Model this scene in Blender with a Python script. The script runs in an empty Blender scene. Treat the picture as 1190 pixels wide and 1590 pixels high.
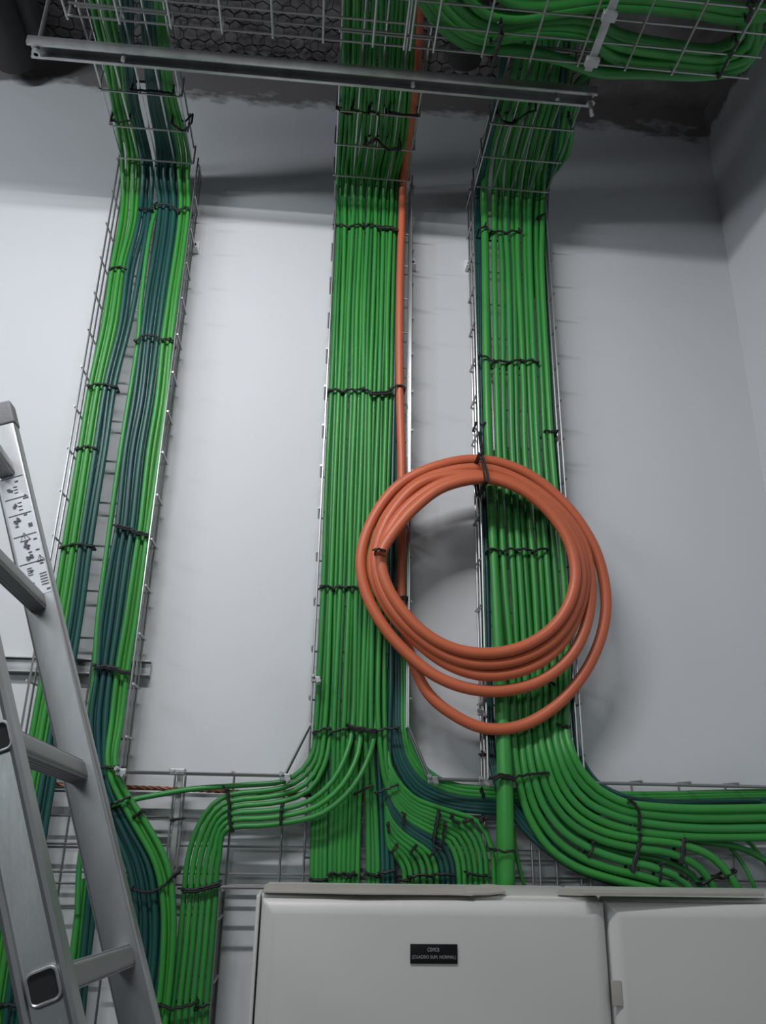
import bpy, bmesh, math, random
from mathutils import Vector, Matrix

random.seed(7)
C = bpy.context.scene.collection
SC = bpy.context.scene

# ------------------------------------------------------------------ camera
FPX, PITCH, YAW, ROLL = 1242.6, math.radians(20.663), math.radians(4.640), math.radians(1.125)
EYE = Vector((0.0, 0.0, 2.05))
_f = Vector((math.sin(YAW) * math.cos(PITCH), math.cos(YAW) * math.cos(PITCH), math.sin(PITCH)))
_r0 = Vector((math.cos(YAW), -math.sin(YAW), 0))
_u0 = _r0.cross(_f)
_rt = math.cos(ROLL) * _r0 + math.sin(ROLL) * _u0
_up = -math.sin(ROLL) * _r0 + math.cos(ROLL) * _u0
cam = bpy.data.cameras.new('camera')
cam.sensor_fit = 'VERTICAL'; cam.sensor_height = 24.0; cam.lens = 24.0 * FPX / 1590.0
cam.clip_start = 0.02
cam_o = bpy.data.objects.new('camera', cam); C.objects.link(cam_o)
m3 = Matrix((_rt, _up, -_f)).transposed()
cam_o.matrix_world = Matrix.Translation(EYE) @ m3.to_4x4()
SC.camera = cam_o

# ------------------------------------------------------------------ view, world, lights
SC.view_settings.view_transform = 'Standard'
SC.view_settings.look = 'None'
SC.view_settings.exposure = 0.0
SC.view_settings.gamma = 1.0
SC.view_settings.use_curve_mapping = False
w = bpy.data.worlds.new('world'); SC.world = w; w.use_nodes = True
w.node_tree.nodes['Background'].inputs[0].default_value = (0.86, 0.92, 1.0, 1)
w.node_tree.nodes['Background'].inputs[1].default_value = 0.045

def area(name, loc, target, sx, sy, power, col, spread=180):
    l = bpy.data.lights.new(name, 'AREA'); l.shape = 'RECTANGLE'; l.size = sx; l.size_y = sy
    l.energy = power; l.color = col; l.spread = math.radians(spread)
    o = bpy.data.objects.new(name, l); C.objects.link(o); o.location = loc
    d = Vector(target) - Vector(loc)
    o.rotation_euler = d.to_track_quat('-Z', 'Y').to_euler()
    return o
LAMP = (-0.34, 0.45, 3.492)
area('hanging_lamp_light', LAMP, (-0.34, 1.02, 2.70), 0.9, 0.036, 18, (1.0, 0.985, 1.0))
area('left_lamp_light', (-1.7, 0.2, 3.30), (-0.3, 1.7, 3.5), 0.8, 0.10, 10, (0.90, 0.95, 1.0), 150)
area('rear_fill_light', (-0.9, -2.2, 3.0), (-0.30, 1.4, 1.1), 1.2, 0.5, 4.5, (0.90, 1.0, 1.0), 80)  # soft fill added behind the camera to brighten cabinet and ladder

WALL = 1.722          # distance of the back wall
# ------------------------------------------------------------------ measuring helpers
def ray(px, py):
    v = (px - 595.0) / FPX * _rt + (795.0 - py) / FPX * _up + _f
    return v
def D(px, py, d):            # the point seen at a pixel on the vertical plane at distance d
    v = ray(px, py); return EYE + v * (d / v.y)
def H(px, py, h):            # the point seen at a pixel on the level plane h above the eye
    v = ray(px, py); return EYE + v * (h / v.z)
def mpp(p):                  # metres per pixel at a point
    return (p - EYE).dot(_f) / FPX

# ------------------------------------------------------------------ materials
def mat(name, col, rough=0.5, metal=0.0, spec=0.5, bump=0.0, bscale=40.0, var=0.0, vscale=6.0, stretch=None):
    m = bpy.data.materials.new(name); m.use_nodes = True
    nt = m.node_tree; b = nt.nodes['Principled BSDF']
    b.inputs['Roughness'].default_value = rough; b.inputs['Metallic'].default_value = metal
    b.inputs['Specular IOR Level'].default_value = spec
    tc = nt.nodes.new('ShaderNodeTexCoord')
    mp = nt.nodes.new('ShaderNodeMapping'); nt.links.new(tc.outputs['Object'], mp.inputs[0])
    if stretch: mp.inputs['Scale'].default_value = stretch
    if var:
        n = nt.nodes.new('ShaderNodeTexNoise'); n.inputs['Scale'].default_value = vscale; n.inputs['Detail'].default_value = 5
        nt.links.new(mp.outputs[0], n.inputs['Vector'])
        r = nt.nodes.new('ShaderNodeValToRGB')
        r.color_ramp.elements[0].position = .3; r.color_ramp.elements[1].position = .7
        r.color_ramp.elements[0].color = tuple(c * (1 - var) for c in col) + (1,)
        r.color_ramp.elements[1].color = tuple(min(1, c * (1 + var)) for c in col) + (1,)
        nt.links.new(n.outputs['Fac'], r.inputs[0]); nt.links.new(r.outputs[0], b.inputs['Base Color'])
    else:
        b.inputs['Base Color'].default_value = tuple(col) + (1,)
    if bump:
        n2 = nt.nodes.new('ShaderNodeTexNoise'); n2.inputs['Scale'].default_value = bscale; n2.inputs['Detail'].default_value = 6
        nt.links.new(mp.outputs[0], n2.inputs['Vector'])
        bp = nt.nodes.new('ShaderNodeBump'); bp.inputs['Strength'].default_value = bump; bp.inputs['Distance'].default_value = .01
        nt.links.new(n2.outputs['Fac'], bp.inputs['Height']); nt.links.new(bp.outputs[0], b.inputs['Normal'])
    return m

GREENS = [mat('green_sheath_%d' % i, c, .42, var=.07, vscale=9) for i, c in enumerate(
    [(.030, .235, .040), (.036, .262, .046), (.028, .215, .040), (.034, .245, .052)])]
OLIVE = mat('green_sheath_yellowish', (.050, .290, .035), .42, var=.06, vscale=9)
TEAL = [mat('teal_sheath_%d' % i, c, .40, var=.08, vscale=9) for i, c in enumerate(
    [(.010, .070, .062), (.012, .082, .066), (.010, .060, .062)])]
ORANGE = mat('orange_sheath', (.52, .125, .055), .45, var=.05, vscale=7)
STEEL = mat('galvanised_wire', (.40, .40, .41), .36, .88)
ZINC = mat('galvanised_sheet', (.42, .43, .44), .42, .8, var=.15, vscale=30)
ALU = mat('brushed_aluminium', (.44, .45, .465), .42, .9, bump=.03, bscale=60, var=.10, vscale=7, stretch=(4, 4, .8))
ALU_D = mat('grooved_aluminium', (.34, .34, .35), .5, .8)
PLASTIC = mat('grey_plastic', (.16, .16, .165), .6, bump=.1, bscale=200)
HOLE = mat('near_black_fill', (.012, .012, .014), .8)  # near black, painted shade inside the rung ends; also used on screws
BLACK = mat('black_nylon', (.006, .006, .007), .6)
COPPER = mat('tarnished_copper', (.22, .09, .06), .5, .6, var=.4, vscale=120)
CAB = mat('cream_painted_sheet', (.56, .555, .54),   .40, bump=.012, bscale=120, var=.02, vscale=3)
CARD = mat('grey_board', (.36, .34, .31), .85, var=.08, vscale=14, bump=.1)
STICK = mat('sticker_paper', (.62, .64, .68), .5)
INK = mat('sticker_ink', (.09, .09, .10), .6)
SIGN = mat('black_sign_plate', (.004, .005, .006), .35)
LETTER = mat('engraved_letters', (.30, .31, .32), .6)
PIPE = mat('dark_pipe_lagging', (.045, .042, .043), .8, bump=.3, bscale=25, var=.3)
NET = mat('dark_netting_wire', (.02, .02, .02), .5, .5)
PASTE = mat('bracket_white', (.80, .80, .81), .5)

def wall_mat():
    m = mat('painted_plaster', (.62, .635, .655), .75)
    nt = m.node_tree; b = nt.nodes['Principled BSDF']
    ge = nt.nodes.new('ShaderNodeNewGeometry'); sx = nt.nodes.new('ShaderNodeSeparateXYZ')
    nt.links.new(ge.outputs['Position'], sx.inputs[0])
    # ragged end of the paint below the ceiling
    mp = nt.nodes.new('ShaderNodeMapping'); mp.inputs['Scale'].default_value = (3.5, 6, 8)
    nt.links.new(ge.outputs['Position'], mp.inputs[0])
    n = nt.nodes.new('ShaderNodeTexNoise'); n.inputs['Scale'].default_value = 1.6; n.inputs['Detail'].default_value = 7; n.inputs['Roughness'].default_value = .65
    nt.links.new(mp.outputs[0], n.inputs['Vector'])
    a = nt.nodes.new('ShaderNodeMath'); a.operation = 'MULTIPLY_ADD'; a.inputs[1].default_value = .22
    nt.links.new(n.outputs['Fac'], a.inputs[0]); nt.links.new(sx.outputs['Z'], a.inputs[2])
    r = nt.nodes.new('ShaderNodeMapRange'); r.inputs['From Min'].default_value = EYE.z + 1.975; r.inputs['From Max'].default_value = EYE.z + 2.005
    nt.links.new(a.outputs[0], r.inputs['Value'])
    mx = nt.nodes.new('ShaderNodeMix'); mx.data_type = 'RGBA'
    mx.inputs[6].default_value = (.62, .64, .665, 1); mx.inputs[7].default_value = (.19, .18, .18, 1)
    nt.links.new(r.outputs[0], mx.inputs[0]); nt.links.new(mx.outputs[2], b.inputs['Base Color'])
    # fine trowelled plaster, rougher up high on the right
    n2 = nt.nodes.new('ShaderNodeTexNoise'); n2.inputs['Scale'].default_value = 9; n2.inputs['Detail'].default_value = 8
    nt.links.new(ge.outputs['Position'], n2.inputs['Vector'])
    bp = nt.nodes.new('ShaderNodeBump'); bp.inputs['Strength'].default_value = .12; bp.inputs['Distance'].default_value = .012
    nt.links.new(n2.outputs['Fac'], bp.inputs['Height']); nt.links.new(bp.outputs[0], b.inputs['Normal'])
    return m
WALLM = wall_mat()
CEILM = mat('mineral_wool', (.21, .195, .20), .95, bump=.9, bscale=16, var=.35, vscale=10)
FLOORM = mat('grey_floor', (.25, .25, .25), .5, var=.1)

# ------------------------------------------------------------------ mesh helpers
def obj(name, bm, m, parent=None, smooth=True):
    me = bpy.data.meshes.new(name); bmesh.ops.recalc_face_normals(bm, faces=bm.faces); bm.to_mesh(me); bm.free()
    if smooth:
        for p in me.polygons: p.use_smooth = True
        try: me.set_sharp_from_angle(angle=math.radians(40))
        except Exception: pass
    me.materials.append(m)
    o = bpy.data.objects.new(name, me); C.objects.link(o)
    if parent:
        o.parent = parent; o.matrix_parent_inverse = Matrix.Translation(parent.location).inverted()
    return o
def tag(o, label, cat, group=None, kind=None):
    o['label'] = label; o['category'] = cat
    if group: o['group'] = group
    if kind: o['kind'] = kind
    return o
def thing(name, loc, label, cat, group=None):
    o = bpy.data.objects.new(name, None); C.objects.link(o); o.location = loc; o.empty_display_size = .05
    return tag(o, label, cat, group)
def struct(name, bm, m, smooth=False):
    o = obj(name, bm, m, None, smooth); o['kind'] = 'structure'; return o

def box(bm, c, s, rot=None, bevel=0.0):
    g = bmesh.ops.create_cube(bm, size=1.0)['verts']
    M = Matrix.Translation(c) @ (rot.to_4x4() if rot else Matrix()) @ Matrix.Diagonal((*s, 1))
    bmesh.ops.transform(bm, matrix=M, verts=g)
    if bevel:
        es = list({e for v in g for e in v.link_edges})
        bmesh.ops.bevel(bm, geom=es, offset=bevel, segments=3, affect='EDGES', profile=.6)
def tube(bm, pts, r, n=8, closed=False, caps=True):
    """sweep a round section along pts; r is one radius or one per point"""
    P = [Vector(p) for p in pts]
    if not isinstance(r, (list, tuple)): r = [r] * len(P)
    k = len(P); rings = []
    t0 = ((P[1] - P[0]) if not closed else (P[1] - P[-1])).normalized()
    nrm = t0.orthogonal().normalized()
    for i in range(k):
        a = P[i - 1] if (i > 0 or closed) else P[i]
        b = P[(i + 1) % k] if (i < k - 1 or closed) else P[i]
        t = (b - a)
        t = t.normalized() if t.length > 1e-9 else t0
        nrm = (nrm - t * nrm.dot(t))
        nrm = nrm.normalized() if nrm.length > 1e-6 else t.orthogonal().normalized()
        bn = t.cross(nrm)
        rings.append([bm.verts.new(P[i] + r[i] * (math.cos(2 * math.pi * j / n) * nrm + math.sin(2 * math.pi * j / n) * bn)) for j in range(n)])
    m = k if closed else k - 1
    for i in range(m):
        A, B = rings[i], rings[(i + 1) % k]
        for j in range(n):
            bm.faces.new((A[j], A[(j + 1) % n], B[(j + 1) % n], B[j]))
    if caps and not closed:
        bm.faces.new(rings[0][::-1]); bm.faces.new(rings[-1])
def smooth_path(P, step=.02, closed=False):
    """centripetal Catmull-Rom through P, resampled"""
    P = [Vector(p) for p in P]; out = []
    n = len(P)
    for i in range(n - 1):
        p1, p2 = P[i], P[i + 1]
        p0 = P[i - 1] if i else p1 * 2 - p2
        p3 = P[i + 2] if i + 2 < n else p2 * 2 - p1
        d1 = max((p1 - p0).length ** .5, 1e-4); d2 = max((p2 - p1).length ** .5, 1e-4); d3 = max((p3 - p2).length ** .5, 1e-4)
        m1 = (p1 - p0) / d1 - (p2 - p0) / (d1 + d2) + (p2 - p1) / d2
        m2 = (p2 - p1) / d2 - (p3 - p1) / (d2 + d3) + (p3 - p2) / d3
        m1 *= d2; m2 *= d2
        k = max(2, int((p2 - p1).length / step))
        for j in range(k):
            t = j / k; t2 = t * t; t3 = t2 * t
            out.append((2 * t3 - 3 * t2 + 1) * p1 + (t3 - 2 * t2 + t) * m1 + (-2 * t3 + 3 * t2) * p2 + (t3 - t2) * m2)
    out.append(P[-1]); return out

ORD = ['', 'first', 'second', 'third', 'fourth', 'fifth', 'sixth', 'seventh', 'eighth', 'ninth', 'tenth', 'eleventh', 'twelfth',
       'thirteenth', 'fourteenth', 'fifteenth', 'sixteenth', 'seventeenth', 'eighteenth', 'nineteenth', 'twentieth']

# ------------------------------------------------------------------ the room
def slab(x0, x1, y0, y1, z0, z1):
    bm = bmesh.new(); box(bm, ((x0 + x1) / 2, (y0 + y1) / 2, (z0 + z1) / 2), (x1 - x0, y1 - y0, z1 - z0)); return bm
CEIL = EYE.z + 1.975
XR = 1.075
struct('wall_back', slab(-2.4, XR + .1, WALL, WALL + .1, 0, CEIL + .1), WALLM)
struct('wall_right', slab(XR, XR + .1, -3.2, WALL, 0, CEIL + .1), WALLM)
struct('floor', slab(-2.4, XR + .1, -3.2, WALL + .1, -.1, 0), FLOORM)
struct('ceiling', slab(-2.4, XR + .1, -3.2, WALL + .1, CEIL, CEIL + .1), CEILM)

# ------------------------------------------------------------------ netting under the ceiling, dark pipes
def netting():
    bm = bmesh.new(); a = .021; z = CEIL - .006
    rnd = random.Random(3)
    w_, h_ = a * math.sqrt(3), a * 1.5
    seen = {}
    def key(x, y): return (round(x, 3), round(y, 3))
    edges = set()
    for r in range(0, 26):
        for c in range(0, 40):
            cx = -.80 + c * w_ + (w_ / 2 if r % 2 else 0); cy = .95 + r * h_
            vs = [key(cx + a * math.sin(k * math.pi / 3), cy + a * math.cos(k * math.pi / 3)) for k in range(6)]
            if cy > WALL - .03: continue
            for k in range(6):
                e = tuple(sorted((vs[k], vs[(k + 1) % 6]))); edges.add(e)
    def jit(v):
        if v not in seen: seen[v] = Vector((v[0] + rnd.uniform(-.003, .003), v[1] + rnd.uniform(-.003, .003), z - rnd.uniform(0, .012)))
        return seen[v]
    for p, q in sorted(edges): tube(bm, [jit(p), jit(q)], .0013, 4, caps=False)
    tag(obj('wire_netting', bm, NET), 'dark hexagonal wire netting stretched under the grey wool ceiling', 'wire netting')
netting()
def pipe(px0, py0, px1, py1, h, r, label):
    a, b = H(px0, py0, h), H(px1, py1, h)
    d = (b - a); bm = bmesh.new()
    tube(bm, smooth_path([a - d * .9, a, b, b + d * .05], .05), r, 20)
    tag(obj('ceiling_pipe', bm, PIPE), label, 'pipe', 'pipes under the ceiling')
pipe(40, 0, 66, 78, 1.90, .030, 'dark pipe under the ceiling above the left end of the steel channel')
pipe(-10, 0, 22, 88, 1.88, .055, 'thick dark pipe under the ceiling in the upper left corner')
pipe(733, 0, 722, 88, 1.90, .045, 'dark lagged pipe under the ceiling between middle and right overhead trays')

# ------------------------------------------------------------------ unseen lamp above the picture, hood added to shade the upper wall
lamp = thing('hanging_lamp', (LAMP[0], LAMP[1], LAMP[2] + .03), 'unseen tube lamp hanging above the picture, its hood added to cut off light', 'lamp')
bm = bmesh.new(); box(bm, (LAMP[0], LAMP[1] + .10, LAMP[2] + .0155), (1.3, .44, .006), bevel=.001)
box(bm, (LAMP[0], LAMP[1] - .13, LAMP[2] + .01), (1.3, .006, .05), bevel=.001)
obj('hood', bm, ZINC, lamp)  # added plates that keep the tube's light off the upper wall
for sx_ in (-.5, .5):
    bm = bmesh.new(); tube(bm, [(LAMP[0] + sx_, LAMP[1], LAMP[2] + .036), (LAMP[0] + sx_, LAMP[1], CEIL)], .003, 6); obj('hanger', bm, STEEL, lamp)

# ------------------------------------------------------------------ wire mesh trays
WR = .0024
def tray(label, O, A, L, Wv, N, depth=.06, nlong=5, step=.1, first=.05, sides=(True, True), group='wire mesh cable trays',
         side_from=(0, 0), side_to=(None, None), rails=(.5, 1.0)):
    """O: corner of the bottom mesh; A along, Wv across (full width), N out of the bottom towards the open side"""
    O, A, Wv, N = Vector(O), Vector(A).normalized(), Vector(Wv), Vector(N).normalized()
    t = thing('wire_tray', O, label, 'cable tray', group)
    bm = bmesh.new(); rnd = random.Random(hash(label) % 1000)
    for i in range(nlong):
        p = O + Wv * (i / (nlong - 1)); tube(bm, [p, p + A * L], WR, 6)
    s = first; crosses = []
    while s < L:
        crosses.append(s); s += step
    wn = Wv.normalized()
    for s in crosses:
        p = O + A * s - N * WR * 1.8
        tube(bm, [p - wn * .001, p + Wv + wn * .001], WR, 6)
    obj('bottom_mesh', bm, STEEL, t)
    for k in (0, 1):
        if not sides[k]: continue
        bm = bmesh.new(); q = O + (Wv if k else Vector()) ; out = wn * (WR * 1.8 if k else -WR * 1.8)
        s0 = side_from[k]; s1 = side_to[k] if side_to[k] is not None else L
        for f in rails:
            p = q + N * depth * f; tube(bm, [p + A * s0, p + A * s1], WR, 6)
        for s in crosses:
            if s0 <= s <= s1:
                p = q + A * s + out; tube(bm, [p - N * WR * 1.8, p + N * (depth + .003)], WR, 6)
        obj('side_mesh', bm, STEEL, t)
    return t

FR, BT = 1.63, 1.688                       # front edge and bottom mesh of the wall trays
Z0 = EYE.z
TW = .194
XL, XM, XRT = -.552, -.003, .349           # left edges of the three columns
TOP = 1.555
HT, HB = .066, -.132                       # top and bottom of the level tray (above the eye)
up, dn, fw, rtv = (0, 0, 1), (0, 0, -1), (0, -1, 0), (1, 0, 0)
left_tray = tray('wire mesh tray standing on the wall, leftmost of the three, behind the ladder', (XL, BT, Z0 - .62), up, TOP + .62, (TW, 0, 0), fw,
     side_from=(0, .62 + HT))
mid_tray = tray('wire mesh tray standing on the wall under the orange cable, middle of the three', (XM, BT, Z0 + HB), up, TOP - HB, (TW, 0, 0), fw,
     side_from=(.162 - HB, .162 - HB))
right_tray = tray('wire mesh tray standing on the wall behind the orange coil, rightmost of the three', (XRT, BT, Z0 + HB), up, TOP - HB, (TW, 0, 0), fw,
     side_from=(HT - HB, HT - HB))
# flared sides of the middle tray where it meets the level tray
for x0, x1 in ((XM, D(441, 1208, FR).x), (XM + TW, D(669, 1211, FR).x)):
    bm = bmesh.new()
    for f in (0, .5, 1):
        y = BT - .06 * f
        tube(bm, [(x0, y, Z0 + .165), (x1, y, Z0 + HT)], WR, 6)
    tube(bm, [(x0, BT, Z0 + .162), (x0, BT - .064, Z0 + .162)], WR, 6)
    obj('flared_side', bm, STEEL, mid_tray)
# the level tray in three lengths
xs = [-1.5, D(274, 1280, BT).x, D(831, 1300, BT).x, 1.0 - .02]
LW = (0, 0, HB - HT)
def level(label, x0, x1, tops, bots, first):
    """level tray: own builder because its upper side is cut open where the columns join it"""
    t = thing('wire_tray', (x0, BT, Z0 + HB), label, 'cable tray', 'wire mesh cable trays')
    bm = bmesh.new()
    zs = [HT - .002, D(350, 1228, BT).z - Z0, D(350, 1271, BT).z - Z0, D(350, 1314, BT).z - Z0, D(350, 1357, BT).z - Z0, HB]
    for z in zs[1:]: tube(bm, [(x0, BT, Z0 + z), (x1, BT, Z0 + z)], WR, 6)
    cs = []; s = first
    while s < x1:
        cs.append(s); s += .1
    for s in cs: tube(bm, [(s, BT - WR * 1.8, Z0 + HT), (s, BT - WR * 1.8, Z0 + HB - .004)], WR, 6)
    obj('bottom_mesh', bm, STEEL, t)
    for a, b in tops:
        bm = bmesh.new()
        for f in (0, .5, 1): tube(bm, [(a, BT - .058 * f, Z0 + HT), (b, BT - .058 * f, Z0 + HT)], WR, 6)
        for s in cs:
            if a < s < b: tube(bm, [(s, BT + .002, Z0 + HT + WR * 1.8), (s, BT - .061, Z0 + HT + WR * 1.8)], WR, 6)
        obj('side_mesh', bm, STEEL, t)
    for a, b in bots:
        bm = bmesh.new()
        for f in (.5, 1): tube(bm, [(a, BT - .05 * f, Z0 + HB), (b, BT - .05 * f, Z0 + HB)], WR, 6)
        for s in cs:
            if a < s < b: tube(bm, [(s, BT + .002, Z0 + HB - WR * 1.8), (s, BT - .053, Z0 + HB - WR * 1.8)], WR, 6)
        obj('side_mesh', bm, STEEL, t)
    return t
lt1 = level('level wire mesh tray length behind the ladder and left column', xs[0], xs[1] - .004,
      [(xs[0], XL), (XL + TW + .004, xs[1] - .004)], [(xs[0], XL - .02)], xs[1] - .105)
lt2 = level('level wire mesh tray length under the middle column', xs[1], xs[2] - .004,
      [(xs[1], D(441, 1208, FR).x), (D(669, 1211, FR).x, XRT)], [(D(346, 1380, BT).x, XM - .01)], D(355, 1320, BT).x)
lt3 = level('level wire mesh tray length right of the cabinet joint, under sweeping cables', xs[2], xs[3],
      [(XRT + TW, xs[3])], [(xs[2], xs[3])], D(831, 1300, BT).x + .006)
lt1_w = thing('wire_tray', (XL + .1, BT, Z0 - .2), 'wire mesh tray side dropping left of the cabinet', 'cable tray', 'wire mesh cable trays')
bm = bmesh.new()
xr0 = D(344, 1385, FR).x
for f in (0, .5, 1): tube(bm, [(xr0 - .002, BT - .06 * f, Z0 + HB - .01), (xr0 - .002, BT - .06 * f, Z0 - 1.0)], WR, 6)
for k in range(9): tube(bm, [(xr0, BT, Z0 + HB - .05 - k * .1), (xr0, BT - .063, Z0 + HB - .05 - k * .1)], WR, 6)
obj('side_mesh', bm, STEEL, lt1_w)
bm = bmesh.new()
for k in range(4): tube(bm, [(xr0 - .05 * k, BT, Z0 + HB - .01), (xr0 - .05 * k, BT, Z0 - 1.0)], WR, 6)
for k in range(9): tube(bm, [(xr0, BT - .004, Z0 + HB - .05 - k * .1), (xr0 - .2, BT - .004, Z0 + HB - .05 - k * .1)], WR, 6)
obj('bottom_mesh', bm, STEEL, lt1_w)
# splice strip between the first two level lengths
bm = bmesh.new()
box(bm, (xs[1], BT - .010, Z0 - .03), (.011, .003, .19), bevel=.0008)
for dx in (-.010, .010): tube(bm, [(xs[1] + dx, BT - .010, Z0 + HT), (xs[1] + dx, BT - .010, Z0 + HB)], WR, 6)
box(bm, (xs[1], BT - .05, Z0 + HT + .002), (.03, .02, .012), bevel=.002)
obj('splice_strip', bm, ZINC, lt2)

# bolts and clamps at the corners
def bolt(p, label, s=1.0):
    t = thing('tray_clamp', p, label, 'clamp', 'tray clamps at the corners')
    bm = bmesh.new(); box(bm, p, (.020 * s, .006, .014 * s), bevel=.002)
    obj('plate', bm, ZINC, t)
    for dx, dz in ((-.007, .006), (.006, -.005)):
        bm = bmesh.new(); q = Vector(p) + Vector((dx * s, 0, dz * s))
        tube(bm, [q, q + Vector((0, -.010, 0))], .0052 * s, 6); tube(bm, [q + Vector((0, -.010, 0)), q + Vector((0, -.016, 0))], .003 * s, 8)
        obj('bolt', bm, ZINC, t)
bolt(D(188, 1199, 1.622), 'bolted clamp at lower right corner of the left tray')
bolt(D(443, 1207, 1.622), 'bolted clamp on flared corner left of the middle column')
bolt(D(672, 1211, 1.622), 'bolted clamp on flared corner right of the middle column')
bolt(D(751, 1214, 1.622), 'bolted clamp at lower left corner of the right tray')
bolt(D(748, 1107, 1.622), 'bolted clamp on the right tray just inside the lowest orange loop', .8)
bolt(D(491, 1055, 1.622), 'bolted clamp on left side of middle tray above the bottom tie', .9)

def bracket(px, py, label, wh=(12, 18)):
    p = D(px, py, WALL - .004); s = mpp(p)
    t = thing('wall_bracket', p, label, 'bracket', 'brackets screwed to the wall')
    bm = bmesh.new(); box(bm, p, (wh[0] * s, .004, wh[1] * s), bevel=.001)
    box(bm, p + Vector((0, -.012, -wh[1] * s * .55)), (wh[0] * s, .028, .003), bevel=.0008)
    obj('plate', bm, PASTE, t)
    bm = bmesh.new(); q = p + Vector((0, -.002, .003)); tube(bm, [q, q + Vector((0, -.004, 0))], .004, 10)
    obj('screw', bm, HOLE, t)
bracket(303, 383, 'small white angle bracket on the wall right of the left tray', (13, 20))
bracket(728, 412, 'small pale angle bracket on the wall left of the right tray')
bracket(641, 410, 'small grey angle bracket on the wall right of the orange cable', (9, 20))
# mounting channel behind the left column
p = D(150, 1036, WALL - .012)
t = thing('mounting_channel', p, 'short grey mounting channel behind the left column near the ladder', 'channel')
bm = bmesh.new(); box(bm, p + Vector((-.06, .004, 0)), (.34, .006, .030), bevel=.001)
for dz in (-.014, .014): box(bm, p + Vector((-.06, -.004, dz)), (.34, .014, .003), bevel=.0008)
obj('channel', bm, ZINC, t)

# overhead trays running out over the camera
OH = 1.51
def xh(px, py): return H(px, py, OH).x
for lab, px0, px1, py in (('overhead wire mesh tray at left carrying green and teal cables', 189, 297, 247),
                          ('overhead wire mesh tray in the middle beside the orange cable', 521, 634, 274),
                          ('overhead wire mesh tray at right, its cables fanning out', 738, 853, 289)):
    x0, x1 = xh(px0, py), xh(px1, py)
    tray(lab, (x0, 1.600, Z0 + OH), (0, -1, 0), 1.15, (x1 - x0, 0, 0), up, depth=.05, nlong=5, first=.003, rails=(1.0,))

# long overhead tray across the picture, below the three
LH = 1.45
yf = H(560, 66, LH).y
x_l, x_j, x_e = H(101, 23, LH).x, H(632, 73, LH).x, H(1118, 122, LH).x
def long_tray(label, x0, x1, first):
    return tray(label, (x0, yf, Z0 + LH), rtv, x1 - x0, (0, -.30, 0), up, depth=.035, nlong=7, first=first, rails=(1.0,))
lo1 = long_tray('long overhead wire mesh tray crossing at top left, empty', x_l, x_j - .004, .004)
lo2 = long_tray('long overhead wire mesh tray at top right, full of dark green cables', x_j + .004, x_e + .06, .05)
bm = bmesh.new()
xc = H(915, 100, LH).x
box(bm, (xc, yf - .10, Z0 + LH - .008), (.016, .22, .004), bevel=.001)
for k, dy in enumerate((-.01, -.11)): box(bm, (xc, yf + dy - .005, Z0 + LH - .012), (.028, .02, .012), bevel=.002)
obj('splice_strip', bm, ZINC, lo2)
for dxx in (-.006, .006):
    bm = bmesh.new(); tube(bm, [(x_j + dxx, yf + .004, Z0 + LH - .004), (x_j + dxx, yf - .3, Z0 + LH - .004)], WR, 6)
    obj('joint_wire', bm, STEEL, lo2)

# steel strut channel with its hanging rods
SH = 1.475
a, b = H(45, 77, SH), H(925, 154, SH)
yS = (a.y + b.y) / 2
strut = thing('strut_channel', ((a.x + b.x) / 2, yS, Z0 + SH), 'galvanised steel channel hanging level below the overhead trays', 'steel channel')
bm = bmesh.new(); Lx = b.x - a.x; xm = (a.x + b.x) / 2
box(bm, (xm, yS + .019, Z0 + SH + .008), (Lx, .0025, .020))
box(bm, (xm, yS - .017, Z0 + SH + .008), (Lx, .0025, .020))
box(bm, (xm, yS + .001, Z0 + SH + .017), (Lx, .0375, .0025))
for dy in (-.0140, .0165): box(bm, (xm, yS + dy, Z0 + SH - .0015), (Lx, .006, .0025))
obj('channel', bm, ZINC, strut)
for lab, xx, dz in (('threaded rod hanging the left end of the steel channel', H(58, 80, SH).x, -.012),
                    ('threaded rod with nut through the right end of the steel channel', H(917, 155, SH).x, -.045)):
    rd = thing('threaded_rod', (xx, yS + .0015, Z0 + SH + dz), lab, 'threaded rod', 'threaded rods holding the steel channel')
    bm = bmesh.new(); tube(bm, [(xx, yS + .0015, Z0 + SH + dz), (xx, yS + .0015, CEIL - .001)], .0048, 8); obj('rod', bm, ZINC, rd)
    bm = bmesh.new(); tube(bm, [(xx, yS + .0015, Z0 + SH - .012), (xx, yS + .0015, Z0 + SH - .004)], .010, 6); obj('nut', bm, ZINC, rd)
for px in (195, 640, 862):
    xx = H(px, 95 + px * .085 - 10, SH).x
    bm = bmesh.new(); tube(bm, [(xx, yS - .002, Z0 + SH - .012), (xx, yS - .002, Z0 + SH + .01)], .0045, 6)
    obj('bolt', bm, ZINC, strut)

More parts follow.
